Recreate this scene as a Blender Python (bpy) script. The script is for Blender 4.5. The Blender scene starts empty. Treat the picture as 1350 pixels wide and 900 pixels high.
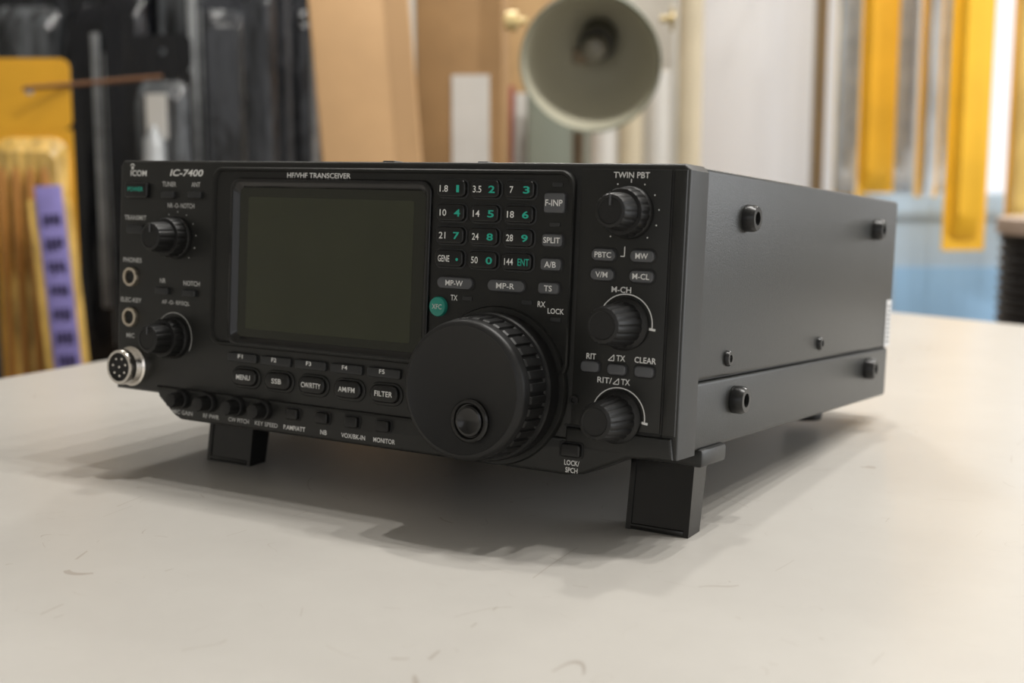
import bpy, bmesh, random
from math import *
from mathutils import Vector, Matrix, Euler
random.seed(7)
scene=bpy.context.scene
scene.view_settings.view_transform='Standard'
COL=bpy.context.collection
MM=0.001
TABLE_Z=0.75

# ------------------------------------------------------------------ materials
def srgb(r,g,b):
    f=lambda c:(c/255/12.92) if c/255<=0.04045 else ((c/255+0.055)/1.055)**2.4
    return (f(r),f(g),f(b),1)
def mat(name,col,rough=0.5,metal=0.0,bump=None,spec=0.5,trans=0.0,coat=0.0,vary=None,stretch=None):
    m=bpy.data.materials.new(name); m.use_nodes=True
    nt=m.node_tree; b=nt.nodes['Principled BSDF']
    b.inputs['Base Color'].default_value=col
    b.inputs['Roughness'].default_value=rough
    b.inputs['Metallic'].default_value=metal
    b.inputs['Specular IOR Level'].default_value=spec
    b.inputs['Transmission Weight'].default_value=trans
    b.inputs['Coat Weight'].default_value=coat
    tc=nt.nodes.new('ShaderNodeTexCoord'); src=tc.outputs['Object']
    if stretch:
        mp=nt.nodes.new('ShaderNodeMapping'); mp.inputs['Scale'].default_value=stretch
        nt.links.new(src,mp.inputs['Vector']); src=mp.outputs['Vector']
    if bump:
        n=nt.nodes.new('ShaderNodeTexNoise'); n.inputs['Scale'].default_value=bump[0]; n.inputs['Detail'].default_value=3
        nt.links.new(src,n.inputs['Vector'])
        bp=nt.nodes.new('ShaderNodeBump'); bp.inputs['Strength'].default_value=bump[1]; bp.inputs['Distance'].default_value=bump[2]
        nt.links.new(n.outputs['Fac'],bp.inputs['Height']); nt.links.new(bp.outputs['Normal'],b.inputs['Normal'])
    if vary:
        n=nt.nodes.new('ShaderNodeTexNoise'); n.inputs['Scale'].default_value=vary[0]; n.inputs['Detail'].default_value=5
        nt.links.new(src,n.inputs['Vector'])
        r=nt.nodes.new('ShaderNodeValToRGB')
        k=vary[1]
        r.color_ramp.elements[0].position=0.35; r.color_ramp.elements[1].position=0.65
        r.color_ramp.elements[0].color=(col[0]*(1-k),col[1]*(1-k),col[2]*(1-k),1)
        r.color_ramp.elements[1].color=(min(1,col[0]*(1+k)),min(1,col[1]*(1+k)),min(1,col[2]*(1+k)),1)
        nt.links.new(n.outputs['Fac'],r.inputs['Fac']); nt.links.new(r.outputs['Color'],b.inputs['Base Color'])
    return m
M={}
M['panel']=mat('panel_plastic',(0.016,0.0162,0.015,1),0.40,bump=(2600,0.25,0.0001),spec=0.38)
M['plat']=mat('panel_center_plastic',(0.012,0.0122,0.0112,1),0.4,bump=(2600,0.2,0.0001),spec=0.35)
M['case']=mat('case_paint',(0.023,0.0237,0.022,1),0.34,metal=0.1,bump=(1800,0.5,0.0002),spec=0.42)
M['gloss']=mat('bezel_gloss',(0.007,0.007,0.007,1),0.2)
M['dark']=mat('black_recess',(0.005,0.005,0.005,1),0.6)
M['key']=mat('key_black',(0.008,0.008,0.008,1),0.3,spec=0.4)
M['greykey']=mat('key_grey',(0.085,0.088,0.094,1),0.4)
M['dimkey']=mat('key_dim',(0.025,0.026,0.027,1),0.4,spec=0.4)
M['rubber']=mat('knob_rubber',(0.009,0.009,0.009,1),0.5,bump=(1500,0.15,0.0001),spec=0.4)
M['dialface']=mat('dial_face',(0.012,0.012,0.012,1),0.45,bump=(2000,0.3,0.0001),spec=0.35)
M['metal']=mat('plated_metal',(0.82,0.78,0.72,1),0.22,metal=1.0)
M['brass']=mat('jack_metal',(0.66,0.59,0.49,1),0.3,metal=1.0)
M['screw']=mat('screw_black',(0.018,0.018,0.018,1),0.3,metal=0.3)
M['white']=mat('label_white',(0.82,0.82,0.80,1),0.6)
M['dimwhite']=mat('label_dim',(0.55,0.55,0.53,1),0.6)
M['teal']=mat('label_teal',(0.015,0.44,0.32,1),0.5)
M['tealbtn']=mat('teal_button',(0.02,0.26,0.20,1),0.35)
M['sticker']=mat('serial_sticker',(0.62,0.62,0.62,1),0.5)
M['footm']=mat('foot_plastic',(0.006,0.006,0.006,1),0.2)
def lcd_mat():
    m=bpy.data.materials.new('lcd_glass'); m.use_nodes=True; nt=m.node_tree; b=nt.nodes['Principled BSDF']
    b.inputs['Roughness'].default_value=0.10
    tc=nt.nodes.new('ShaderNodeTexCoord')
    n=nt.nodes.new('ShaderNodeTexNoise'); n.inputs['Scale'].default_value=25
    nt.links.new(tc.outputs['Object'],n.inputs['Vector'])
    r=nt.nodes.new('ShaderNodeValToRGB'); r.color_ramp.elements[0].color=(0.025,0.028,0.014,1); r.color_ramp.elements[1].color=(0.036,0.040,0.020,1)
    nt.links.new(n.outputs['Fac'],r.inputs['Fac']); nt.links.new(r.outputs['Color'],b.inputs['Base Color'])
    return m
M['lcd']=lcd_mat()
M['lcdedge']=mat('lcd_mask',(0.015,0.0165,0.009,1),0.10)

# ------------------------------------------------------------------ helpers
def finish(bm,name,material,parent,scale=1.0,angle=35,recalc=True):
    if recalc: bmesh.ops.recalc_face_normals(bm,faces=bm.faces)
    if scale!=1.0: bmesh.ops.scale(bm,vec=(scale,)*3,verts=bm.verts)
    me=bpy.data.meshes.new(name); bm.to_mesh(me); bm.free()
    for p in me.polygons: p.use_smooth=True
    me.set_sharp_from_angle(angle=radians(angle))
    ob=bpy.data.objects.new(name,me); COL.objects.link(ob)
    me.materials.append(material)
    if parent: ob.parent=parent
    return ob
def empty(name,loc,rot=(0,0,0)):
    e=bpy.data.objects.new(name,None); e.empty_display_size=0.05; COL.objects.link(e); e.location=loc; e.rotation_euler=rot; return e
def rrect(cx,cz,w,h,r,n=6):
    r=max(min(r,w/2-1e-4,h/2-1e-4),1e-4); P=[]
    for (sx,sz,a0) in ((1,1,0),(-1,1,90),(-1,-1,180),(1,-1,270)):
        for i in range(n+1):
            a=radians(a0+90*i/n); P.append((cx+sx*(w/2-r)+r*cos(a),cz+sz*(h/2-r)+r*sin(a)))
    return P
def loft(bm,loops,cap0=False,cap1=True):
    L=[[bm.verts.new(p) for p in lp] for lp in loops]; n=len(L[0])
    for a,b in zip(L[:-1],L[1:]):
        for i in range(n):
            j=(i+1)%n
            try: bm.faces.new((a[i],a[j],b[j],b[i]))
            except ValueError: pass
    if cap0: bm.faces.new(L[0])
    if cap1: bm.faces.new(L[-1])
def at(poly,y): return [(p[0],y,p[1]) for p in poly]
def key(bm,cx,cz,w,h,y0,y1,r=1.2,b=0.5):
    lo=[at(rrect(cx,cz,w,h,r),y0),at(rrect(cx,cz,w,h,r),y1+b)]
    for k in (0.35,0.7,1.0):
        a=k*pi/2; ins=b*(1-cos(a)); lo.append(at(rrect(cx,cz,w-2*ins,h-2*ins,max(r-ins,0.2)),y1+b-b*sin(a)))
    loft(bm,lo)
def merge(bm,b,mtx=None):
    if mtx is not None: bmesh.ops.transform(b,matrix=mtx,verts=b.verts)
    me=bpy.data.meshes.new('tmp'); b.to_mesh(me); b.free(); bm.from_mesh(me); bpy.data.meshes.remove(me)
def prism(bm,poly,y0,y1,bev=0.0,seg=3):
    b=bmesh.new()
    A=[b.verts.new((x,y0,z)) for x,z in poly]; B=[b.verts.new((x,y1,z)) for x,z in poly]
    n=len(poly); f=b.faces.new(B); b.faces.new(A[::-1])
    for i in range(n): b.faces.new((A[i],A[(i+1)%n],B[(i+1)%n],B[i]))
    bmesh.ops.recalc_face_normals(b,faces=b.faces)
    if bev>0: bmesh.ops.bevel(b,geom=list(f.edges),offset=bev,segments=seg,profile=0.5,affect='EDGES')
    merge(bm,b)
def box(bm,x0,x1,y0,y1,z0,z1,bev=0.0,seg=2,mtx=None):
    b=bmesh.new(); bmesh.ops.create_cube(b,size=1)
    for v in b.verts: v.co=Vector(((x0+x1)/2+v.co.x*(x1-x0),(y0+y1)/2+v.co.y*(y1-y0),(z0+z1)/2+v.co.z*(z1-z0)))
    if bev>0: bmesh.ops.bevel(b,geom=list(b.edges),offset=bev,segments=seg,profile=0.5,affect='EDGES')
    merge(bm,b,mtx)
def lathe(bm,prof,cx,cz,n=48,flute=None,cap0=False,cap1=True,axis='y'):
    loops=[]
    for p in prof:
        r,y=p[0],p[1]; amp=p[2] if len(p)>2 else 0
        lp=[]
        for i in range(n):
            a=2*pi*i/n; rr=r-(amp*flute(a) if (flute and amp) else 0)
            if axis=='y': lp.append((cx+rr*cos(a),y,cz+rr*sin(a)))
            elif axis=='z': lp.append((cx+rr*cos(a),cz+rr*sin(a),y))
            else: lp.append((y,cx+rr*cos(a),cz+rr*sin(a)))
        loops.append(lp)
    loft(bm,loops,cap0=cap0,cap1=cap1)
def arc(bm,cx,cz,r,w,a0,a1,y,n=32):
    A=[]
    for i in range(n+1):
        a=radians(a0+(a1-a0)*i/n)
        A.append((bm.verts.new((cx+(r-w/2)*cos(a),y,cz+(r-w/2)*sin(a))),bm.verts.new((cx+(r+w/2)*cos(a),y,cz+(r+w/2)*sin(a)))))
    for p,q in zip(A[:-1],A[1:]): bm.faces.new((p[0],p[1],q[1],q[0]))
def line(bm,x0,z0,x1,z1,w,y):
    d=Vector((x1-x0,z1-z0)).normalized(); nx,nz=-d.y*w/2,d.x*w/2
    bm.faces.new([bm.verts.new(p) for p in ((x0+nx,y,z0+nz),(x1+nx,y,z1+nz),(x1-nx,y,z1-nz),(x0-nx,y,z0-nz))])
def text(bm,s,cx,cz,w,h,y,bold=0.012,shear=0.0):
    cu=bpy.data.curves.new('t','FONT'); cu.body=s; cu.size=1; cu.offset=bold; cu.shear=shear; cu.resolution_u=3
    ob=bpy.data.objects.new('t',cu); COL.objects.link(ob)
    me=bpy.data.meshes.new_from_object(ob)
    xs=[v.co.x for v in me.vertices]; ys=[v.co.y for v in me.vertices]
    x0,x1,y0,y1=min(xs),max(xs),min(ys),max(ys)
    sy=h/max(y1-y0,1e-3); sx=(w/max(x1-x0,1e-3)) if w else sy*0.85
    for v in me.vertices:
        a,c=v.co.x,v.co.y
        v.co=Vector((cx+(a-(x0+x1)/2)*sx,y,cz+(c-(y0+y1)/2)*sy))
    bm.from_mesh(me); bpy.data.meshes.remove(me); bpy.data.objects.remove(ob); bpy.data.curves.remove(cu)

# ------------------------------------------------------------------ RADIO (local mm, x right, y back, z up)
TILT=radians(-4.58)
radio=empty('radio_transceiver',(0,0,TABLE_Z+0.0353),(TILT,0,0))
def fin(bm,name,m,angle=35): return finish(bm,name,M[m],radio,MM,angle)

bm=bmesh.new(); box(bm,1.2,285.8,16,290,27.6,106.3,1.4,3); fin(bm,'upper_cover','case')
bm=bmesh.new(); box(bm,1.6,285.2,16,289,0.4,26.9,1.6,3); fin(bm,'lower_cover','case')
bm=bmesh.new(); box(bm,3,283.5,15,288,20,34,0); fin(bm,'cover_seam','dark')
bm=bmesh.new()
for i in range(14): box(bm,40+i*10,42.5+i*10,289,303,20,95,0.4,1)
box(bm,36,176,288,292,16,98,0.5); box(bm,195,275,288,292,12,98,0.5)
fin(bm,'rear_heatsink','case')
bm=bmesh.new()
poly=[(0,3),(0,104),(2.2,106.7),(284.8,106.7),(287,104.5),(287,0),(0.0,0.0)]
prism(bm,poly,17,0,1.3,3); fin(bm,'front_panel','panel')
bm=bmesh.new()
chin=[(27,3.6),(29,-1.5),(39,-9.0),(43,-10.6),(243,-10.6),(250,-9.4),(268,-1.2),(283,0.4),(283,3.6)]
prism(bm,chin,20,-1.4,1.5,3); fin(bm,'chin','panel')
bm=bmesh.new()
prism(bm,[(242,0.2),(242,7.8),(285,7.8),(286,0.2)],10,-1.5,1.0,3); fin(bm,'lower_right_lip','panel')
bm=bmesh.new(); box(bm,241,281,-0.35,0.6,8.0,8.7); box(bm,280.4,281.0,-0.35,0.6,8,104)
fin(bm,'panel_grooves','dark')
bm=bmesh.new(); prism(bm,[(281.2,8.6),(281.2,104.5),(286.2,104.5),(286.2,8.6)],5,-0.7,0.6,2); fin(bm,'corner_strip','panel')
bm=bmesh.new(); prism(bm,[(243.5,9),(243.5,104.5),(280.2,104.5),(280.2,9)],2,-0.5,0.5,2); fin(bm,'right_section_plate','panel')
bm=bmesh.new(); box(bm,150,156,2,9,106,107.3,0.4); box(bm,196,201,2,9,106,107.2,0.4); fin(bm,'top_tabs','panel')

YP=-1.4
bm=bmesh.new()
O=lambda ins: rrect(151.0,64.7,181.6-2*ins,78.4-2*ins,6-ins*0.6,8)
H=lambda ins: rrect(124.6,62.6,107.0-2*ins,73.6-2*ins,5-ins*0.5,8)
loft(bm,[at(O(0),1),at(O(0),YP-0.6),at(O(0.5),YP-1.2),at(O(1.3),YP-1.2),at(O(1.9),YP),at(H(0),YP)],cap1=False)
fin(bm,'center_platform','plat')
bm=bmesh.new()
loft(bm,[at(H(0),YP),at(H(0.4),YP-1.0),at(H(1.2),YP-1.3),at(H(2.4),YP-1.0),at(H(4.2),YP+1.0),at(H(4.2),0.5)],cap1=False)
fin(bm,'lcd_bezel','gloss')
bm=bmesh.new(); prism(bm,H(4.0),0.4,YP+1.05); fin(bm,'lcd_mask','lcdedge')
bm=bmesh.new(); prism(bm,rrect(124.2,62.4,88,57.5,1.0),0.2,YP+1.0); fin(bm,'lcd_screen','lcd')

W_=bmesh.new(); T_=bmesh.new(); D_=bmesh.new()
kb=bmesh.new(); rec=bmesh.new()
OX=1.0
rows=[96.3,86.9,78.0,68.9]; cols=[186.5+OX,202.0+OX,217.5+OX]
lab=[[('1.8','1'),('3.5','2'),('7','3')],[('10','4'),('14','5'),('18','6')],[('21','7'),('24','8'),('28','9')],[('GENE','·'),('50','0'),('144','ENT')]]
for ri,z in enumerate(rows):
    for ci,x in enumerate(cols):
        key(rec,x,z,14.6,7.9,0,YP-0.25,2.6,0.2)
        key(kb,x,z,13.2,6.7,YP,YP-1.9,2.2,0.7)
        a,b=lab[ri][ci]; yy=YP-1.95
        wa={1:1.6,2:3.1,3:3.9,4:5.4}[len(a)]
        xo=-3.3 if len(a)<4 else -2.2
        text(W_,a,x+xo,z-0.1,wa,2.6,yy,bold=0.008)
        if b=='ENT': text(T_,b,x+3.2,z-0.1,5.0,2.7,yy)
        elif b=='·': arc(T_,x+4,z-0.3,0.3,0.6,0,360,yy,12)
        elif b=='1': text(T_,b,x+3.2,z-0.1,1.3,2.8,yy,bold=0.005)
        else: text(T_,b,x+3.3,z-0.1,2.9,2.8,yy,bold=0.02)
fin(kb,'keypad_keys','key'); fin(rec,'keypad_wells','dimkey')
gk=bmesh.new(); gw=bmesh.new()
def gkey(x,z,w,h,s=None,tw=None,th=2.3,y=YP,r=1.3):
    key(gw,x,z,w+1.4,h+1.4,0,y-0.15,r+0.5,0.1); key(gk,x,z,w,h,y,y-1.5,r,0.5)
    if s: text(W_,s,x,z,tw,th,y-1.56)
gkey(232.7+OX,91.6,8.8,7.4,'F-INP',7.4,2.4,r=1.0)
gkey(232.4+OX,77.6,8.6,4.6,'SPLIT',7.2,2.2)
gkey(232.2+OX,68.5,8.8,4.4,'A/B',5.0,2.3)
gkey(231.7+OX,59.5,8.8,4.2,'TS',3.4,2.2)
gkey(189.4+OX,59.3,16.4,4.4,'MP-W',8.2,2.2,r=2.1)
gkey(212.9+OX,59.4,16.4,4.4,'MP-R',8.2,2.2,r=2.1)
for x,z,s,tw in ((254.1,73.1,'PBTC',6.8),(269.8,73.2,'MW',5.0),(253.9,65.8,'V/M',5.0),(269.9,65.8,'M-CL',6.8)):
    gkey(x+0.6,z,9.6,4.3,s,tw,2.1,y=-0.5,r=2.0)
for x,z in ((250.6,31.4),(261.6,31.2),(272.7,31.3)): gkey(x+0.6,z,7.6,3.9,y=-0.5,r=1.5)
fin(gk,'grey_keys','greykey'); fin(gw,'grey_key_wells','dark')
ib=bmesh.new()
for x,z in ((233.3,98.5),(232.8,83.6),(195,53.6),(222,53.5),(234.9,47.8)): key(ib,x+OX,z,4.4,1.7,0,YP-0.4,0.5,0.15)
fin(ib,'indicator_windows','dimkey')
bm=bmesh.new(); lathe(bm,[(1.9,0),(1.9,-1.0),(1.6,-1.3),(1.0,-1.3),(0.8,-0.6),(0.1,-0.6)],244.8,18.0,24); fin(bm,'small_trimmer','dark')
bm=bmesh.new(); lathe(bm,[(4.0,0),(4.0,YP-1.0),(3.7,YP-1.6),(3.0,YP-1.8)],181.8+OX,49.6,32); fin(bm,'xfc_button','tealbtn')
text(D_,'XFC',181.8+OX,49.6,4.6,2.0,YP-1.86)
fk=bmesh.new(); mk=bmesh.new(); mw=bmesh.new()
for i in range(5):
    x=79.2+19.3*i; key(fk,x,20.6,16.8,4.0,0,-1.5,0.9,0.5); text(W_,'F%d'%(i+1),x-0.6,21.2,2.8,1.8,-1.56)
    x=81.3+19.05*i
    key(mw,x,12.0,16.8,9.6,0,-0.7,4.6,0.5); key(mk,x,12.2,14.2,7.4,0,-2.4,3.5,1.0)
    s=['MENU','SSB','CW/RTTY','AM/FM','FILTER'][i]; text(W_,s,x,12.2,[8,5.4,10.6,8.6,9][i],2.2,-2.46)
fin(fk,'function_keys','dimkey'); fin(mk,'mode_keys','key'); fin(mw,'mode_key_wells','panel')
lk=bmesh.new()
key(lk,12.3,93.0,14.6,7.0,0,-2.0,1.2,0.8)
fin(lk,'power_key','key')
text(T_,'POWER',12.3,93.4,9.8,2.0,-2.06)
lk=bmesh.new()
for x,z,w,h in ((32.2,91.2,8,3.0),(48.8,91.4,8,3.0),(11.6,75.0,10,4.2),(29.8,47.4,8,3.2),(46.6,47.2,8,3.2)):
    key(lk,x,z,w,h,0,-1.8,0.8,0.5)
fin(lk,'left_keys','dimkey')
ck=bmesh.new()
fl=lambda a: 0.5+0.5*cos(10*a)
for x in (42.6,59.0,75.8,91.3):
    lathe(ck,[(4.4,-1),(4.4,-3.5),(4.1,-4),(3.4,-4.2),(3.4,-9,0.35),(3.0,-9.8,0.2),(2.0,-10)],x+2.2,-1.0,40,fl)
fin(ck,'chin_knobs','rubber')
cb=bmesh.new(); cw=bmesh.new()
for x in (108.5,124.7,140.5,156.6):
    key(cw,x+1.0,-1.0,8.4,5.8,0,-1.7,1.0,0.2); key(cb,x+1.4,-1.0,6.4,4.6,-1,-3.6,1.0,0.5)
key(cw,245,-0.6,10.2,6.2,0,-1.8,1.2,0.2); key(cb,245.5,-0.6,8.0,5.0,-1,-3.8,1.0,0.6)
fin(cb,'chin_keys','key'); fin(cw,'chin_key_wells','dark')
for s,x,w in (('MIC GAIN',44.5,12.5),('RF PWR',62,9.5),('CW PITCH',78.5,12),('KEY SPEED',94.5,13)):
    text(D_,s,x,-7.2,w,1.9,-1.46)
for s,x,w in (('P.AMP/ATT',110.3,12),('NB',126.3,3.5),('VOX/BK-IN',142,12.5),('MONITOR',158,11)):
    text(W_,s,x,-7.2,w,2.0,-1.46)
text(W_,'LOCK/',245.4,-5.6,6.4,2.0,-1.46); text(W_,'SPCH',245.4,-8.4,5.2,2.0,-1.46)
yl=-0.06
text(W_,'ICOM',12.2,100.8,10.4,2.7,yl,bold=0.02); arc(W_,8.2,103.6,1.3,0.5,20,160,yl); arc(W_,8.2,103.2,0.5,0.6,0,360,yl,10)
text(W_,'IC-7400',42.4,101.2,20.5,3.1,yl,bold=0.02,shear=0.2)
# sits on the flat band between the platform rim and the display bezel
text(W_,'HF/VHF TRANSCEIVER',119.5,100.7,34,2.2,YP-0.08)
for s,x,z,w in (('TUNER',31.8,96.0,8.6),('ANT',48.3,96.0,5.4),('NR -O- NOTCH',39.4,86.4,16.5),('TRANSMIT',10.6,80.3,14.2),('PHONES',9.2,60.6,12),('NR',29,52.0,3.6),('NOTCH',47,51.6,10),('AF -O- RF/SQL',37.4,42.2,17.5),('ELEC-KEY',8.8,42.0,13.5),('MIC',8.8,25.4,5.2)):
    text(D_,s,x,z,w,2.2,yl)
text(W_,'TX',188.7+OX,53.5,3.2,2.2,YP-0.06); text(W_,'RX',228.4+OX,53.3,3.4,2.2,YP-0.06); text(W_,'LOCK',234.7+OX,51.0,7,2.1,YP-0.06)
for s,x,z,w in (('TWIN PBT',263.9,102.4,14.5),('M-CH',261.9,60.6,8),('RIT',250.8,35.2,4),('TX',263.0,35.4,3.6),('CLEAR',272.9,35.4,8.6),('RIT/',256.8,26.8,6),('TX',265.4,26.8,3.6)):
    text(W_,s,x+0.3,z,w,2.2,-0.56)
for tx_,tz in ((260.6,25.7),(258.2,34.3)):
    for p,q in (((0,0),(2.3,0)),((2.3,0),(2.3,2.2)),((0,0),(2.3,2.2))): line(W_,tx_+p[0],tz+p[1],tx_+q[0],tz+q[1],0.35,-0.56)
line(W_,264.2,101.0,264.2,99.6,0.4,-0.56)
line(W_,262.8,76.4,262.8,72.8,0.35,-0.56); line(W_,261.2,72.8,262.8,72.8,0.35,-0.56)
for i in range(11):
    a=radians(-50+28*i); xx,zz=264.2+11.6*cos(a),88.8+11.6*sin(a); arc(W_,xx,zz,0.15,0.3,0,360,-0.56,8)
    xx,zz=37.5+11.6*cos(a),72+11.6*sin(a); arc(D_,xx,zz,0.15,0.3,0,360,yl,8)
arc(W_,264.4,48.2,10.9,0.42,-5,175,-0.56); line(W_,273.6,47,276.6,46.6,0.9,-0.56)
arc(W_,263.2,13.6,10.9,0.42,-5,175,-0.56); line(W_,272.4,12.6,275.4,12.2,0.9,-0.56)
arc(D_,36.6,26.6,11.2,0.3,-30,210,yl)
fin(W_,'labels_white','white'); fin(T_,'labels_teal','teal'); fin(D_,'labels_grey','dimwhite')

def knob_dual(name,x,z,y=0,k=1.0):
    b=bmesh.new(); f=lambda a: max(0,cos(18*a))
    lathe(b,[(9.6*k,y),(9.6*k,y-1.5),(9.2*k,y-2.2),(9.0*k,y-2.4,0.35),(8.8*k,y-7,0.35),(8.3*k,y-7.8),(6.6*k,y-8)],x,z,144,f)
    f2=lambda a: max(0,cos(14*a))
    lathe(b,[(6.9*k,y-7.9),(6.9*k,y-9,0.35),(6.4*k,y-15.2,0.35),(5.9*k,y-16.2,0.1),(4.8*k,y-16.6),(4.5*k,y-16.2),(0.2,y-16.2)],x,z,112,f2)
    fin(b,name,'rubber')
    b=bmesh.new(); box(b,x-0.3,x+0.3,y-16.8,y-15,z+2,z+5.6); fin(b,name+'_pointer','greykey')
def knob_single(name,x,z,y=0,k=1.0):
    b=bmesh.new(); f=lambda a: max(0,cos(16*a))
    lathe(b,[(9.8*k,y),(9.8*k,y-1.8),(9.0*k,y-2.8),(8.4*k,y-3.2,0.4),(7.6*k,y-9,0.5),(6.9*k,y-17,0.45),(6.4*k,y-18.4,0.1),(5.2*k,y-19),(4.8*k,y-18.6),(0.2,y-18.6)],x,z,128,f)
    fin(b,name,'rubber')
knob_dual('knob_notch',37.2,72.0); knob_dual('knob_volume',36.8,26.4)
knob_dual('knob_twin_pbt',264.2,88.8,-0.5); knob_single('knob_memory',264.4,48.2,-0.5); knob_single('knob_rit',263.2,13.6,-0.5)
for nm,z in (('phones_jack',52.8),('key_jack',34.0)):
    b=bmesh.new(); lathe(b,[(4.6,0.2),(4.6,-1.2),(4.2,-1.8),(3.2,-1.8),(2.9,-1.2),(2.9,-0.3)],9,z,40); fin(b,nm,'brass')
    b=bmesh.new(); lathe(b,[(2.8,0),(2.8,-0.5),(0.1,-0.5)],9,z,24); fin(b,nm+'_hole','dark')
b=bmesh.new()
lathe(b,[(9.2,0),(9.2,-1.5),(8.3,-2),(8.1,-2.3),(8.3,-2.9),(8.0,-3.3),(8.3,-3.9),(8.0,-4.3),(8.3,-4.9),(8.0,-5.3),(8.3,-5.9),(8.1,-8.4),(7.7,-9),(6.6,-9),(6.5,-8.2),(6.5,-6)],11.0,11.2,48)
fin(b,'mic_connector','metal')
b=bmesh.new(); lathe(b,[(6.4,-5),(6.4,-7.6),(0.1,-7.6)],11.0,11.2,40); fin(b,'mic_insert','rubber')
b=bmesh.new()
for i in range(7):
    a=2*pi*i/7+0.3; lathe(b,[(0.6,-7),(0.6,-8.7),(0.3,-9)],11+4.1*cos(a),11.2+4.1*sin(a),10)
lathe(b,[(0.6,-7),(0.6,-8.7),(0.3,-9)],11,11.2,10)
fin(b,'mic_pins','metal')

DX,DZ=210.8,20.6
b=bmesh.new(); lathe(b,[(31.0,0),(31.0,-1.6),(30.4,-2.6),(29.4,-2.6)],DX,DZ,96); fin(b,'dial_collar','panel')
b=bmesh.new()
lathe(b,[(28.4,-2.4),(28.7,-4.0),(28.7,-9.5),(28.2,-10.3),(27.0,-10.5)],DX,DZ,96)
f3=lambda a:(1.0 if (a*36/(2*pi))%1.0<0.30 else 0.0)
lathe(b,[(27.2,-10.4),(27.4,-11.2,0.9),(27.1,-20.5,0.9),(26.6,-21.3)],DX,DZ,432,f3)
fin(b,'dial_grip','rubber',25)
b=bmesh.new()
lathe(b,[(26.5,-21.2),(26.5,-24.5),(26.2,-25.6),(25.3,-26.4),(24.2,-26.8),(23.7,-26.5),(0.3,-26.5)],DX,DZ,96)
fin(b,'dial_face','dialface')
FX,FZ=DX+4.6,DZ-10.9
b=bmesh.new(); lathe(b,[(8.3,-26.3),(8.2,-27.6),(7.6,-28.2),(6.8,-28.2),(6.4,-27.6)],FX,FZ,48,cap1=False)
lathe(b,[(6.5,-27.5),(6.3,-27.0),(5.8,-26.9)],FX,FZ,48,cap1=False)
lathe(b,[(5.8,-26.9),(5.6,-27.9),(4.8,-28.2),(3.0,-27.4),(0.2,-27.0)],FX,FZ,48)
fin(b,'dial_finger_dimple','gloss')

def hexscrew(name,y,z,r,hgt):
    b=bmesh.new(); lathe(b,[(r,285.4),(r,285.8+hgt*0.7),(r*0.85,286+hgt),(r*0.5,286+hgt)],y,z,32,axis='x',cap1=False)
    lathe(b,[(r*0.5,286+hgt),(r*0.45,286+hgt*0.4),(0.1,286+hgt*0.4)],y,z,32,axis='x'); fin(b,name,'screw')
    b=bmesh.new()
    for k in range(2):
        mt=Matrix.Translation((286+hgt*0.42,y,z))@Matrix.Rotation(k*pi/2+0.4,4,'X'); box(b,-0.1,0.35,-r*0.42,r*0.42,-r*0.09,r*0.09,0,mtx=mt)
    fin(b,name+'_slot','dark')
hexscrew('cover_screw_1',60.8,89.5,5.4,4.6); hexscrew('cover_screw_2',247.5,90.2,5.4,4.6)
hexscrew('cover_screw_3',59.2,17.4,5.6,4.6); hexscrew('cover_screw_4',248.2,17.8,5.6,4.6)
hexscrew('cover_screw_5',47.7,34.5,3.1,1.6); hexscrew('cover_screw_6',163.8,34.9,3.1,1.6)
bm=bmesh.new(); box(bm,285.5,286.0,278.5,288.5,27.8,53,0); fin(bm,'serial_sticker','sticker')
bm=bmesh.new()
for i in range(9): box(bm,285.9,286.1,281,286,30+i*2.4,30.8+i*2.4,0)
fin(bm,'serial_print','dimkey')

CT,ST=cos(TILT),sin(TILT)
def loc(wx,wy,wz): return Vector((wx, CT*wy+ST*wz, -ST*wy+CT*wz))
def stand(name,x0,x1):
    b=bmesh.new(); top=0.5
    def bar(xa,xb,yf,yb,lift=0):
        P=[loc(0,wy,-35.2+lift) for wy in (yf,yb)]
        q=[(P[0].y,P[0].z),(P[1].y,P[1].z),(yb+8,top),(yf+6,top)]
        A=[b.verts.new((xa,y,z)) for y,z in q]; B=[b.verts.new((xb,y,z)) for y,z in q]
        b.faces.new(A); b.faces.new(B[::-1])
        for i in range(4): b.faces.new((A[i],A[(i+1)%4],B[(i+1)%4],B[i]))
    bar(x0,x0+2.2,22,33); bar(x1-2.2,x1,22,33); bar(x0+2.2,x1-2.2,22.5,31)
    bmesh.ops.recalc_face_normals(b,faces=b.faces)
    fin(b,name,'footm')
    b=bmesh.new(); box(b,x0-2,x1+4,25,50,-6.0,1,1.5); fin(b,name+'_mount','panel')
    b=bmesh.new(); p=loc(0,22.2,-32)
    box(b,x0+2,x1-2,p.y-0.2,p.y+4,p.z-2.8,p.z-0.8,0.4); fin(b,name+'_toe','footm')
stand('front_stand_1',35,62); stand('front_stand_2',256.5,283)
for i,x in enumerate((34,253)):
    b=bmesh.new()
    lathe(b,[(11,1.0),(11,-8),(10.2,-11.6),(9,-12.1)],x,246,36,axis='z'); fin(b,'rear_pad_%d'%(i+1),'footm')

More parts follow.
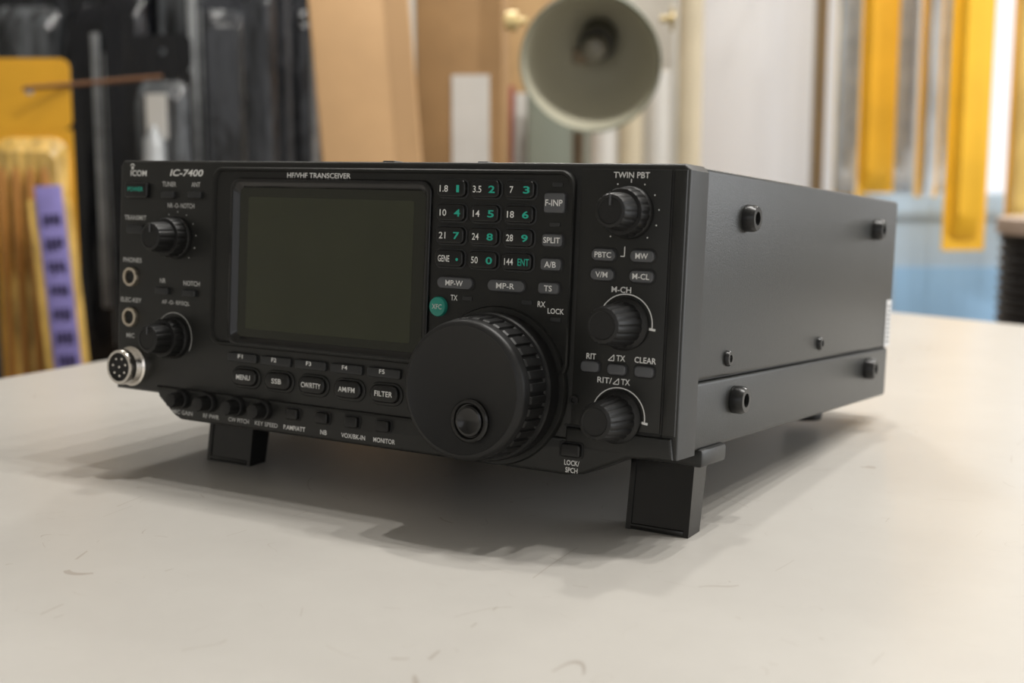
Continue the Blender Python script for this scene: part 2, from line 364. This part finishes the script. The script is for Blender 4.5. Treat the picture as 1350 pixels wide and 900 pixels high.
# ------------------------------------------------------------------ CAMERA
def rx(a): return Matrix.Rotation(a,3,'X')
Rl=Matrix.Rotation(radians(30.83),3,'Z')@Matrix.Rotation(radians(-2.35),3,'Y')@Matrix.Rotation(radians(85.55),3,'X')
Rw=rx(TILT)@Rl
Cl=Vector((472.17,-431.97,77.21))*MM
Cw=rx(TILT)@Cl+Vector((0,0,TABLE_Z+0.0352))
cam=bpy.data.cameras.new('camera'); co=bpy.data.objects.new('camera',cam); COL.objects.link(co)
co.matrix_world=Matrix.Translation(Cw)@Rw.to_4x4()
cam.lens=1718.6/1350*36; cam.sensor_width=36; cam.clip_start=0.01; cam.clip_end=60
cam.dof.use_dof=True; cam.dof.focus_distance=0.505; cam.dof.aperture_fstop=8.6
scene.camera=co

# ------------------------------------------------------------------ ROOM frame : u right, v away, w up
YAW=radians(30.83)
U=Vector((cos(YAW),sin(YAW),0)); V=Vector((-sin(YAW),cos(YAW),0))
ORG=Vector((0.4722,-0.4245,0))
def RP(u,v,w): return ORG+U*u+V*v+Vector((0,0,w))
def group(name,u,v,w,rz=0,rx_=0,ry=0):
    e=empty(name,RP(u,v,w)); e.rotation_euler=Euler((rx_,ry,YAW+rz)); return e
def part(bm,name,m,parent,angle=35): return finish(bm,name,m,parent,1.0,angle)
def solid(name,m,u0,u1,v0,v1,w0,w1,bev=0.0):
    bm=bmesh.new(); cu,cv=(u0+u1)/2,(v0+v1)/2
    box(bm,u0-cu,u1-cu,v0-cv,v1-cv,0,w1-w0,bev)
    ob=part(bm,name,m,None); ob.location=RP(cu,cv,w0); ob.rotation_euler=(0,0,YAW); return ob
def placed(bm,name,m):
    w=part(bm,name,m,None); w.location=ORG; w.rotation_euler=(0,0,YAW); return w
wallm=mat('wall_paint',srgb(206,203,196),0.8,vary=(3,0.03))
floorm=mat('floor_vinyl',srgb(150,146,138),0.4,vary=(4,0.08))
ceilm=mat('ceiling_tile',srgb(225,222,216),0.9)
framem=mat('window_frame',srgb(215,215,215),0.4)
solid('floor',floorm,-3.5,4.0,-2.5,3.7,-0.1,0)
solid('ceiling',ceilm,-3.5,4.0,-2.5,3.7,2.7,2.8)
solid('wall_left',wallm,-3.6,-3.5,-2.5,3.7,0,2.7)
bm=bmesh.new(); box(bm,-3.5,4.0,-2.6,-2.5,0,0.9); box(bm,-3.5,4.0,-2.6,-2.5,2.1,2.7); box(bm,-3.5,-2.2,-2.6,-2.5,0.9,2.1); box(bm,1.6,4.0,-2.6,-2.5,0.9,2.1)
placed(bm,'wall_front',wallm)
bm=bmesh.new()
box(bm,-3.5,1.12,3.6,3.7,0,2.7); box(bm,2.6,4.0,3.6,3.7,0,2.7); box(bm,1.12,2.6,3.6,3.7,0,0.6); box(bm,1.12,2.6,3.6,3.7,2.3,2.7)
placed(bm,'wall_back',wallm)
bm=bmesh.new()
for a,b_ in ((1.12,1.15),(2.56,2.6),(1.84,1.88)): box(bm,a,b_,3.6,3.68,0.6,2.3)
box(bm,1.12,2.6,3.6,3.68,0.6,0.65); box(bm,1.12,2.6,3.6,3.68,2.25,2.3)
placed(bm,'window_1',framem)
bm=bmesh.new(); box(bm,4.0,4.1,-2.5,3.7,0,0.8); box(bm,4.0,4.1,-2.5,3.7,2.3,2.7); box(bm,4.0,4.1,3.2,3.7,0.8,2.3); box(bm,4.0,4.1,-2.5,-1.8,0.8,2.3)
placed(bm,'wall_right',wallm)

# ------------------------------------------------------------------ TABLE
def table_mat():
    m=bpy.data.materials.new('table_laminate'); m.use_nodes=True; nt=m.node_tree; b=nt.nodes['Principled BSDF']
    tc=nt.nodes.new('ShaderNodeTexCoord')
    n=nt.nodes.new('ShaderNodeTexNoise'); n.inputs['Scale'].default_value=9; n.inputs['Detail'].default_value=8; n.inputs['Roughness'].default_value=0.7
    nt.links.new(tc.outputs['Object'],n.inputs['Vector'])
    r=nt.nodes.new('ShaderNodeValToRGB'); r.color_ramp.elements[0].position=0.3; r.color_ramp.elements[1].position=0.7
    r.color_ramp.elements[0].color=(0.440,0.420,0.388,1); r.color_ramp.elements[1].color=(0.490,0.470,0.435,1)
    nt.links.new(n.outputs['Fac'],r.inputs['Fac'])
    prev=r.outputs['Color']
    for (sc,rot,lev,sd) in (((1,0.2,1),0.7,0.56,14),((1,0.3,1),-0.5,0.46,19),((1,1,1),0.2,0.62,40),((0.3,1,1),0.3,0.5,26)):
        n2=nt.nodes.new('ShaderNodeTexNoise'); n2.inputs['Scale'].default_value=sd; n2.inputs['Detail'].default_value=1
        mp=nt.nodes.new('ShaderNodeMapping'); mp.inputs['Scale'].default_value=sc; mp.inputs['Rotation'].default_value=(0,0,rot)
        nt.links.new(tc.outputs['Object'],mp.inputs['Vector']); nt.links.new(mp.outputs['Vector'],n2.inputs['Vector'])
        s=nt.nodes.new('ShaderNodeMath'); s.operation='SUBTRACT'; s.inputs[1].default_value=lev; nt.links.new(n2.outputs['Fac'],s.inputs[0])
        a=nt.nodes.new('ShaderNodeMath'); a.operation='ABSOLUTE'; nt.links.new(s.outputs[0],a.inputs[0])
        l=nt.nodes.new('ShaderNodeMath'); l.operation='LESS_THAN'; l.inputs[1].default_value=0.0015; nt.links.new(a.outputs[0],l.inputs[0])
        n3=nt.nodes.new('ShaderNodeTexNoise'); n3.inputs['Scale'].default_value=sd*2.1; nt.links.new(tc.outputs['Object'],n3.inputs['Vector'])
        g=nt.nodes.new('ShaderNodeMath'); g.operation='GREATER_THAN'; g.inputs[1].default_value=0.58; nt.links.new(n3.outputs['Fac'],g.inputs[0])
        mu=nt.nodes.new('ShaderNodeMath'); mu.operation='MULTIPLY'; nt.links.new(l.outputs[0],mu.inputs[0]); nt.links.new(g.outputs[0],mu.inputs[1])
        m3=nt.nodes.new('ShaderNodeMath'); m3.operation='MULTIPLY'; m3.inputs[1].default_value=0.4; nt.links.new(mu.outputs[0],m3.inputs[0])
        mx=nt.nodes.new('ShaderNodeMix'); mx.data_type='RGBA'; mx.inputs['B'].default_value=(0.22,0.17,0.13,1)
        nt.links.new(m3.outputs[0],mx.inputs['Factor']); nt.links.new(prev,mx.inputs['A']); prev=mx.outputs['Result']
    nt.links.new(prev,b.inputs['Base Color'])
    b.inputs['Roughness'].default_value=0.34
    return m
tb=empty('table',(0,0,0))
bm=bmesh.new()
pl=[(-0.243,-0.95),(-0.243,0.86),(-0.20,0.885),(0.17,0.768),(0.29,0.735),(0.95,0.56),(1.3,0.45),(1.3,-0.95)]
A=[bm.verts.new((x,y,TABLE_Z)) for x,y in pl]; f=bm.faces.new(A)
r=bmesh.ops.extrude_face_region(bm,geom=[f])
for v in r['geom']:
    if isinstance(v,bmesh.types.BMVert): v.co.z-=0.03
bmesh.ops.recalc_face_normals(bm,faces=bm.faces)
tope=[e for e in bm.edges if all(abs(v.co.z-TABLE_Z)<1e-5 for v in e.verts)]
bmesh.ops.bevel(bm,geom=tope,offset=0.005,segments=4,profile=0.5,affect='EDGES')
finish(bm,'table_top',table_mat(),tb)
bm=bmesh.new()
for x,y in ((-0.17,-0.85),(-0.17,0.6),(1.2,-0.85),(1.2,0.35)): box(bm,x-0.025,x+0.025,y-0.025,y+0.025,0,TABLE_Z-0.03,0.003)
finish(bm,'table_legs',mat('leg_metal',srgb(120,120,120),0.4,metal=0.8),tb)

# ------------------------------------------------------------------ BACKGROUND
SH=0.55
cm=mat('counter_wood',srgb(120,100,80),0.5,vary=(6,0.1))
bm=bmesh.new(); e=group('display_counter',0,1.95,0)
box(bm,-1.3,1.6,-0.45,0.6,SH-0.03,SH-0.0005,0.003); box(bm,-1.28,-1.24,-0.43,0.58,0,SH-0.03); box(bm,1.54,1.58,-0.43,0.58,0,SH-0.03); box(bm,-0.02,0.02,-0.43,0.58,0,SH-0.03)
part(bm,'counter_body',cm,e)
yel=mat('yellow_card',srgb(248,192,48),0.45,vary=(12,0.06)); yel2=mat('yellow_card_deep',srgb(244,184,40),0.5,vary=(10,0.08))
orange=mat('orange_card',srgb(228,168,38),0.5,vary=(10,0.06))
purple=mat('purple_label',srgb(138,128,190),0.5,vary=(60,0.1))
film=mat('clear_film',srgb(205,168,90),0.25,vary=(30,0.45),bump=(40,0.6,0.004),stretch=(3,3,0.6))
smoke=mat('smoke_blister_glints',(0.028,0.030,0.034,1),0.16,bump=(25,0.9,0.006),vary=(30,0.6),stretch=(2,2,0.35))  # upright streaks in the colour paint reflections on the plastic
smoke2=mat('smoke_blister_bright_glints',(0.07,0.075,0.08,1),0.18,bump=(30,0.9,0.006),vary=(30,0.8),stretch=(2,2,0.3))  # lighter tone with stronger streaks, highlights painted into the colour
black=mat('black_bag',(0.008,0.009,0.012,1),0.2,bump=(14,0.9,0.01),stretch=(2,2,0.4))
greym=mat('grey_tool',srgb(175,178,180),0.35,metal=0.3,vary=(20,0.3))
steel=mat('steel_rod',srgb(150,135,115),0.35,metal=0.9)
kraft=mat('kraft_paper',srgb(202,163,118),0.6,vary=(9,0.07),bump=(20,0.3,0.003))
kraft2=mat('kraft_brown',srgb(160,126,85),0.7,vary=(9,0.12),bump=(14,0.5,0.004))
whitem=mat('white_paper',srgb(212,210,205),0.6,vary=(12,0.05))
beige=mat('beige_paper',srgb(204,192,166),0.7,vary=(12,0.06))
def card_with_hole(bm,w,h0,h1,t,hole_r,hz):
    O=rrect(0,(h0+h1)/2,w,h1-h0,0.012,8); Hh=[]
    for p in O:
        a=atan2(p[1]-hz,p[0]); Hh.append((hole_r*cos(a),hz+hole_r*sin(a)))
    loft(bm,[at(O,t/2),at(O,-t/2),at(Hh,-t/2),at(Hh,t/2),at(O,t/2)],cap1=False)
def tool_pack(name,u,v,w0,wd,ht,cardm,bodym,hdr=0.06,items=None,rz=0,tilt=0,label=None,bw=0.9):
    e=group(name,u,v,w0,rz,0,tilt)
    bm=bmesh.new(); card_with_hole(bm,wd,ht-hdr,ht,0.003,0.006,ht-hdr*0.45); part(bm,'header_card',cardm,e)
    bm=bmesh.new(); box(bm,-wd/2,wd/2,-0.001,0.001,0,ht-hdr,0.0); part(bm,'back_card',cardm,e)
    bm=bmesh.new()
    P=rrect(0,(ht-hdr)/2,wd*bw,(ht-hdr)*0.95,wd*0.2,6); P2=rrect(0,(ht-hdr)/2,wd*bw*0.8,(ht-hdr)*0.86,wd*0.16,6)
    loft(bm,[at(P,-0.001),at(P,-0.004),at(P2,-0.022)]); part(bm,'blister',bodym,e)
    if items: items(e,wd,ht-hdr)
    if label:
        bm=bmesh.new(); x0,x1,z0,z1=label[1]; box(bm,x0,x1,-0.027,-0.0235,z0,z1); part(bm,'label',label[0],e)
    return e
def it_tools(e,wd,h):
    bm=bmesh.new()
    for k in range(4):
        x=-wd*0.3+k*wd*0.17; lathe(bm,[(0.003,0.02),(0.005,0.05),(0.004,h*0.5),(0.007,h*0.55),(0.006,h*0.85),(0.002,h*0.88)],x,-0.024,10,axis='z')
    part(bm,'brush_handles',mat('wood_handle',srgb(165,112,45),0.5),e)
e=tool_pack('orange_tool_pack',-0.585,1.6,SH,0.100,0.455,orange,film,0.085,it_tools)
bm=bmesh.new(); lathe(bm,[(0.0028,0.0),(0.0028,0.17)],0,0.385,10,cap0=True,axis='z')
for v_ in bm.verts:
    x,y,z=v_.co; v_.co=Vector((0.0+z*0.9,-0.02+x+z*0.3,0.418+(y-0.385)+z*0.10))
part(bm,'hook_rod',mat('hook_copper',srgb(120,85,60),0.4,metal=0.6),e)
e=group('purple_label_pack',-0.530,1.545,SH,0.1,0,-0.06)
bm=bmesh.new(); box(bm,-0.025,0.025,-0.004,0.004,0,0.29,0.002); part(bm,'film_sleeve',film,e)
bm=bmesh.new(); box(bm,-0.014,0.017,-0.007,-0.0045,0.02,0.305,0.0005); part(bm,'label_strip',purple,e)
bm=bmesh.new()
for k in range(8):
    x,z=0.001,0.06+k*0.028
    for q in range(4): box(bm,x-0.009+q*0.0055,x-0.006+q*0.0055,-0.0082,-0.007,z+random.uniform(0,.006),z+0.016)
    box(bm,x-0.009,x+0.012,-0.0082,-0.007,z+0.007,z+0.010)
part(bm,'label_print',mat('dark_print',srgb(50,40,80),0.6),e)
e=group('pegboard_rack',-0.75,2.15,SH)
bm=bmesh.new(); box(bm,-0.45,0.50,0,0.02,0,1.4); box(bm,0.49,0.52,-0.02,0.02,0,1.4)
part(bm,'back_panel',mat('rack_black',(0.010,0.010,0.012,1),0.5),e)
bm=bmesh.new()
for k in range(9):
    for z in (0.47,0.6,0.75): box(bm,-0.5+k*0.11,-0.495+k*0.11,-0.12,0,z,z+0.006)
part(bm,'hooks',steel,e)
def it_sil(e,wd,h):
    bm=bmesh.new(); lathe(bm,[(0.004,0.03),(0.012,0.06),(0.010,h*0.45),(0.018,h*0.5),(0.014,h*0.8),(0.003,h*0.84)],0,-0.03,14,axis='z'); part(bm,'tool',greym,e)
def it_slim(e,wd,h):
    bm=bmesh.new(); box(bm,-0.006,0.006,-0.03,-0.022,h*0.2,h*0.9,0.003); box(bm,0.012,0.016,-0.03,-0.022,h*0.1,h*0.85,0.001); part(bm,'sheen_strip',greym,e)  # narrow grey strips stand in for upright light reflections on the bags
xs=[(-0.70,1.75,0.09,0.40,smoke,None),(-0.535,1.85,0.07,0.62,black,None),(-0.475,1.80,0.085,0.50,smoke2,it_sil),(-0.60,1.95,0.11,0.62,black,it_slim),
    (-0.40,1.84,0.06,0.60,smoke,None),(-0.355,1.95,0.07,0.66,black,None),(-0.33,1.75,0.045,0.62,smoke,None),(-0.275,1.85,0.06,0.6,black,it_slim),(-0.48,2.02,0.14,0.70,smoke2,it_slim),(-0.72,1.98,0.12,0.62,smoke2,it_sil)]
for k,(u,v,wd,ht,bm_,it) in enumerate(xs):
    tool_pack('hanging_tool_pack' ,u,v,SH,wd,ht,black,bm_,0.05,it,rz=random.uniform(-.3,.3),
      label=((whitem,(-wd*0.2,wd*0.2,ht*0.5,ht*0.75)) if k in (9,) else (whitem,(-wd*0.15,wd*0.2,ht*0.72,ht*0.84)) if k==2 else None))
def paper_pack(name,u,v,wd,dp,ht,m,ry=0,rz=0,label=None,m2=None):
    e=group(name,u,v,SH+0.003,rz,0,ry); bm=bmesh.new(); box(bm,-wd/2,wd/2,-dp/2,dp/2,0,ht,0.004); part(bm,'wrapped_box',m,e)
    bm=bmesh.new(); box(bm,wd*0.25,wd*0.25+0.03,-dp/2-0.001,dp/2+0.001,-0.0005,ht+0.001,0.0); part(bm,'packing_tape',m2 or m,e)
    if label:
        for i,(x0,x1,z0,z1,lm) in enumerate(label):
            bm=bmesh.new(); box(bm,x0,x1,-dp/2-0.003,-dp/2-0.0008,z0,z1); part(bm,'label_%d'%(i+1),lm,e)
    return e
redm=mat('red_print',srgb(170,90,85),0.5)
tape=mat('packing_tape',srgb(194,155,110),0.3)
paper_pack('kraft_paper_package',-0.165,1.75,0.130,0.05,0.62,kraft,-0.07,0.1,[(-0.05,-0.01,0.12,0.2,beige)],tape)
paper_pack('kraft_paper_package',-0.075,1.95,0.13,0.06,0.66,kraft2,0.0,-0.15,[(-0.010,0.045,0.24,0.45,whitem)],kraft2)
paper_pack('kraft_paper_package',0.005,2.08,0.12,0.05,0.72,mat('kraft_light',srgb(182,148,102),0.7,vary=(9,0.1)),0.02,0.1,[(-0.025,-0.016,0.15,0.44,redm),(-0.014,0.02,0.15,0.43,whitem)],tape)
paper_pack('grey_carton',0.062,1.99,0.085,0.05,0.44,mat('grey_green_card',srgb(122,128,116),0.6),0,0.0,None,mat('grey_green_tape',srgb(132,136,124),0.5))
for k,(u,r,h,m) in enumerate(((0.145,0.022,0.40,whitem),(0.19,0.02,0.44,beige),(0.235,0.020,0.47,whitem),(0.285,0.02,0.60,beige))):
    e=group('paper_roll',u,2.15,SH); bm=bmesh.new(); lathe(bm,[(r,0),(r,h),(r*0.9,h+0.002),(r*0.3,h+0.002),(r*0.3,h-0.05)],0,0,24,axis='z',cap0=True); part(bm,'roll',m,e)
    bm=bmesh.new(); lathe(bm,[(r*0.33,0.001),(r*0.33,h+0.004)],0,0,16,axis='z'); part(bm,'core',kraft,e)
solid('pillar',mat('white_pillar',srgb(242,242,244),0.6),0.372,0.66,2.65,2.95,0,2.7,0.01)
solid('display_cabinet',mat('cabinet_white',srgb(228,222,210),0.6),0.0,0.36,2.96,3.3,0,1.9,0.01)

# desk lamp on the counter
lamp=group('desk_lamp',0.097,1.62,SH)
shade=mat('lamp_enamel_outside',srgb(118,124,110),0.35,metal=0.2); inner=mat('lamp_enamel_inside',srgb(196,192,172),0.45)
e=empty('shade_pivot',(0,0,0)); e.parent=lamp; e.location=(0,0.0,1.012-SH); e.rotation_euler=(radians(17),0,radians(-8))
R=0.082
bm=bmesh.new(); lathe(bm,[(R*0.985,-0.052),(R*1.02,-0.054),(R*1.03,-0.048),(R*0.99,-0.04),(R*0.93,0.0),(R*0.8,0.045),(R*0.62,0.075),(R*0.42,0.095),(R*0.34,0.10),(R*0.34,0.15),(R*0.28,0.16)],0,0,56); part(bm,'shade',shade,e)
bm=bmesh.new(); lathe(bm,[(R*0.985,-0.052),(R*0.965,-0.045),(R*0.95,-0.03),(R*0.9,0.0),(R*0.77,0.043),(R*0.58,0.072),(R*0.3,0.092)],0,0,56); part(bm,'shade_inside',inner,e)
bm=bmesh.new(); lathe(bm,[(0.024,0.093),(0.024,0.055),(0.021,0.045),(0.017,0.045),(0.016,0.06),(0.001,0.06)],0,0.0,24); part(bm,'socket',mat('socket_dark',srgb(62,60,52),0.5),e)
bm=bmesh.new(); lathe(bm,[(0.010,0.06),(0.011,0.045),(0.015,0.03),(0.016,0.02),(0.012,0.009),(0.001,0.005)],0,0.0,24); part(bm,'bulb',mat('bulb_frost',srgb(120,116,104),0.3),e)
bm=bmesh.new(); lathe(bm,[(0.004,0.0),(0.004,0.01),(0.012,0.012),(0.012,0.024),(0.009,0.027)],0,0,16,axis='x',cap0=True)
for v_ in bm.verts: v_.co.x=-v_.co.x-R*0.98; v_.co.z+=0.040
part(bm,'pivot_knob',mat('brass_knob',srgb(232,208,150),0.35,metal=0.3),e)
bm=bmesh.new(); lathe(bm,[(0.004,0.0),(0.004,0.01),(0.008,0.012),(0.008,0.018)],0,0,16,axis='x',cap0=True); box(bm,0.012,0.016,-0.004,0.004,-0.014,0.014,0.001)
for v_ in bm.verts: v_.co.x=v_.co.x+R*0.98; v_.co.z+=0.040
part(bm,'wing_nut',mat('wing_brass',srgb(185,165,120),0.35,metal=0.5),e)
bm=bmesh.new(); lathe(bm,[(0.008,0.01),(0.008,0.40),(0.011,0.405),(0.011,0.47),(0.006,0.48)],-0.010,0.15,16,axis='z')
box(bm,-0.022,0.002,0.08,0.16,0.455,0.475,0.004); part(bm,'pole',mat('lamp_pole',srgb(125,110,90),0.4,metal=0.6),lamp)
bm=bmesh.new(); lathe(bm,[(0.001,0.0),(0.09,0.0),(0.09,0.015),(0.08,0.022),(0.02,0.03)],-0.010,0.15,40,axis='z'); part(bm,'base',shade,lamp)

# right-hand rail with yellow packs
pb=[mat('pale_blister_%d'%k,c,0.25,vary=(14,0.25),bump=(30,0.4,0.004),stretch=(2,2,0.5)) for k,c in enumerate((srgb(235,200,120),srgb(196,202,208),srgb(215,205,180)))]
def it_grey(e,wd,h):
    bm=bmesh.new(); box(bm,-wd*0.3,-wd*0.02,-0.028,-0.02,h*0.1,h*0.9,0.006); box(bm,wd*0.08,wd*0.2,-0.03,-0.02,h*0.15,h*0.85,0.004); part(bm,'tool',mat('tool_grey',srgb(175,175,172),0.35,vary=(30,0.2)),e)
e=group('hanging_rail',0.80,2.48,0)
bm=bmesh.new(); box(bm,-0.24,-0.22,-0.01,0.01,SH,1.75); box(bm,0.40,0.42,-0.01,0.01,SH,1.75); box(bm,-0.24,0.42,-0.012,0.012,1.73,1.76)
for x in (-0.19,-0.13,-0.07,0.0,0.13): box(bm,x-0.003,x+0.003,-0.45,0,1.50,1.506)
box(bm,-0.24,0.42,-0.008,0.008,1.49,1.51)
part(bm,'rail_frame',steel,e)
for k,(u,v,wd,w0,cd,bl,it,bw) in enumerate(((0.598,2.38,0.040,0.80,pb[0],pb[1],it_grey,0.9),(0.643,2.34,0.066,0.81,yel,yel2,None,0.85),(0.700,2.38,0.045,0.80,whitem,pb[1],it_grey,0.9),
      (0.722,2.30,0.040,0.79,yel2,pb[1],None,0.5),(0.762,2.36,0.05,0.80,pb[1],pb[1],it_grey,0.9),(0.695,2.02,0.068,0.742,yel,yel,None,0.7),(0.785,2.05,0.035,0.76,yel2,pb[0],None,0.8),(0.90,2.30,0.05,0.74,yel,pb[2],it_grey,0.8))):
    tool_pack('yellow_tool_pack',u,v,w0,wd,1.52-w0,cd,bl,0.06,it,rz=random.uniform(-.15,.15),bw=bw)
blue=mat('blue_plastic',srgb(192,216,238),0.35,vary=(3,0.1))
blue2=mat('blue_sheet',srgb(158,202,242),0.5,vary=(3,0.1))
pale=mat('pale_sheet',srgb(225,232,240),0.6)
e=group('storage_crate',0.86,2.24,SH)
bm=bmesh.new(); box(bm,-0.24,0.20,-0.10,-0.092,0,0.27,0.002); box(bm,-0.24,0.20,0.092,0.10,0,0.27,0.002); box(bm,-0.24,-0.232,-0.092,0.092,0,0.27,0.002); box(bm,0.192,0.20,-0.092,0.092,0,0.27,0.002); box(bm,-0.232,0.192,-0.092,0.092,0,0.01)
box(bm,-0.246,0.206,-0.107,-0.098,0.235,0.255,0.003)
part(bm,'crate_body',blue,e)
bm=bmesh.new(); box(bm,-0.2,0.16,-0.085,0.085,0.01,0.24,0.01); part(bm,'folded_sheets',pale,e)
bm=bmesh.new(); box(bm,-0.235,0.195,-0.104,-0.1005,0.0,0.155,0.001); part(bm,'front_label',blue2,e)
e=group('cable_spool',0.690,1.62,SH)
bm=bmesh.new(); pr=[(0.080,0.0)]
for k in range(19):
    z=0.006+k*0.0125; pr+=[(0.078,z),(0.083,z+0.003),(0.083,z+0.007),(0.078,z+0.010)]
pr+=[(0.078,0.243)]
lathe(bm,pr,0,0,40,axis='z',cap0=True); part(bm,'wound_cable',mat('cable_black',(0.012,0.012,0.014,1),0.45),e)
bm=bmesh.new(); lathe(bm,[(0.02,0.243),(0.086,0.243),(0.087,0.248),(0.086,0.262),(0.02,0.262)],0,0,40,axis='z',cap0=True); part(bm,'flange',mat('flange_board',srgb(175,155,140),0.6),e)

# ------------------------------------------------------------------ LIGHT
def area(name,wx,wy,wz,sx,sy,power,col=(1,0.97,0.92),target=None):
    l=bpy.data.lights.new(name,'AREA'); l.shape='RECTANGLE'; l.size=sx; l.size_y=sy; l.energy=power; l.color=col
    o=bpy.data.objects.new(name,l); COL.objects.link(o); o.location=(wx,wy,wz)
    if target is not None:
        o.rotation_euler=(Vector(target)-Vector((wx,wy,wz))).to_track_quat('-Z','Y').to_euler()
    return o
fx=mat('fixture_white',srgb(235,235,235),0.5)
def ceiling_fix(i,x,y,p,s=0.35):
    e=empty('ceiling_light',(x,y,2.7))
    bm=bmesh.new(); box(bm,-s*0.57,s*0.57,-s*0.57,s*0.57,-0.05,0,0.005); finish(bm,'housing',fx,e)
    o=area('ceiling_led_%d'%i,x,y,2.64,s,s,p); o.parent=e; o.location=(0,0,-0.056)
for i,(x,y) in enumerate(((0.32,0.28),(0.58,0.38),(0.86,0.50),(1.16,0.56),(1.48,0.60),(0.10,0.65))):
    ceiling_fix(i+1,x,y,8.8,0.05)
ceiling_fix(11,-1.0,2.2,26); ceiling_fix(12,0.4,2.6,24); ceiling_fix(13,-1.0,0.6,6)
p=RP(3.95,1.0,1.6); t=RP(0,0.8,0.8); area('window_daylight',p.x,p.y,p.z,3.0,1.4,60,(0.94,0.97,1.0),t)
wld=bpy.data.worlds.new('world'); scene.world=wld; wld.use_nodes=True
bg=wld.node_tree.nodes['Background']; bg.inputs[0].default_value=(0.98,0.98,1.0,1); bg.inputs[1].default_value=1.15
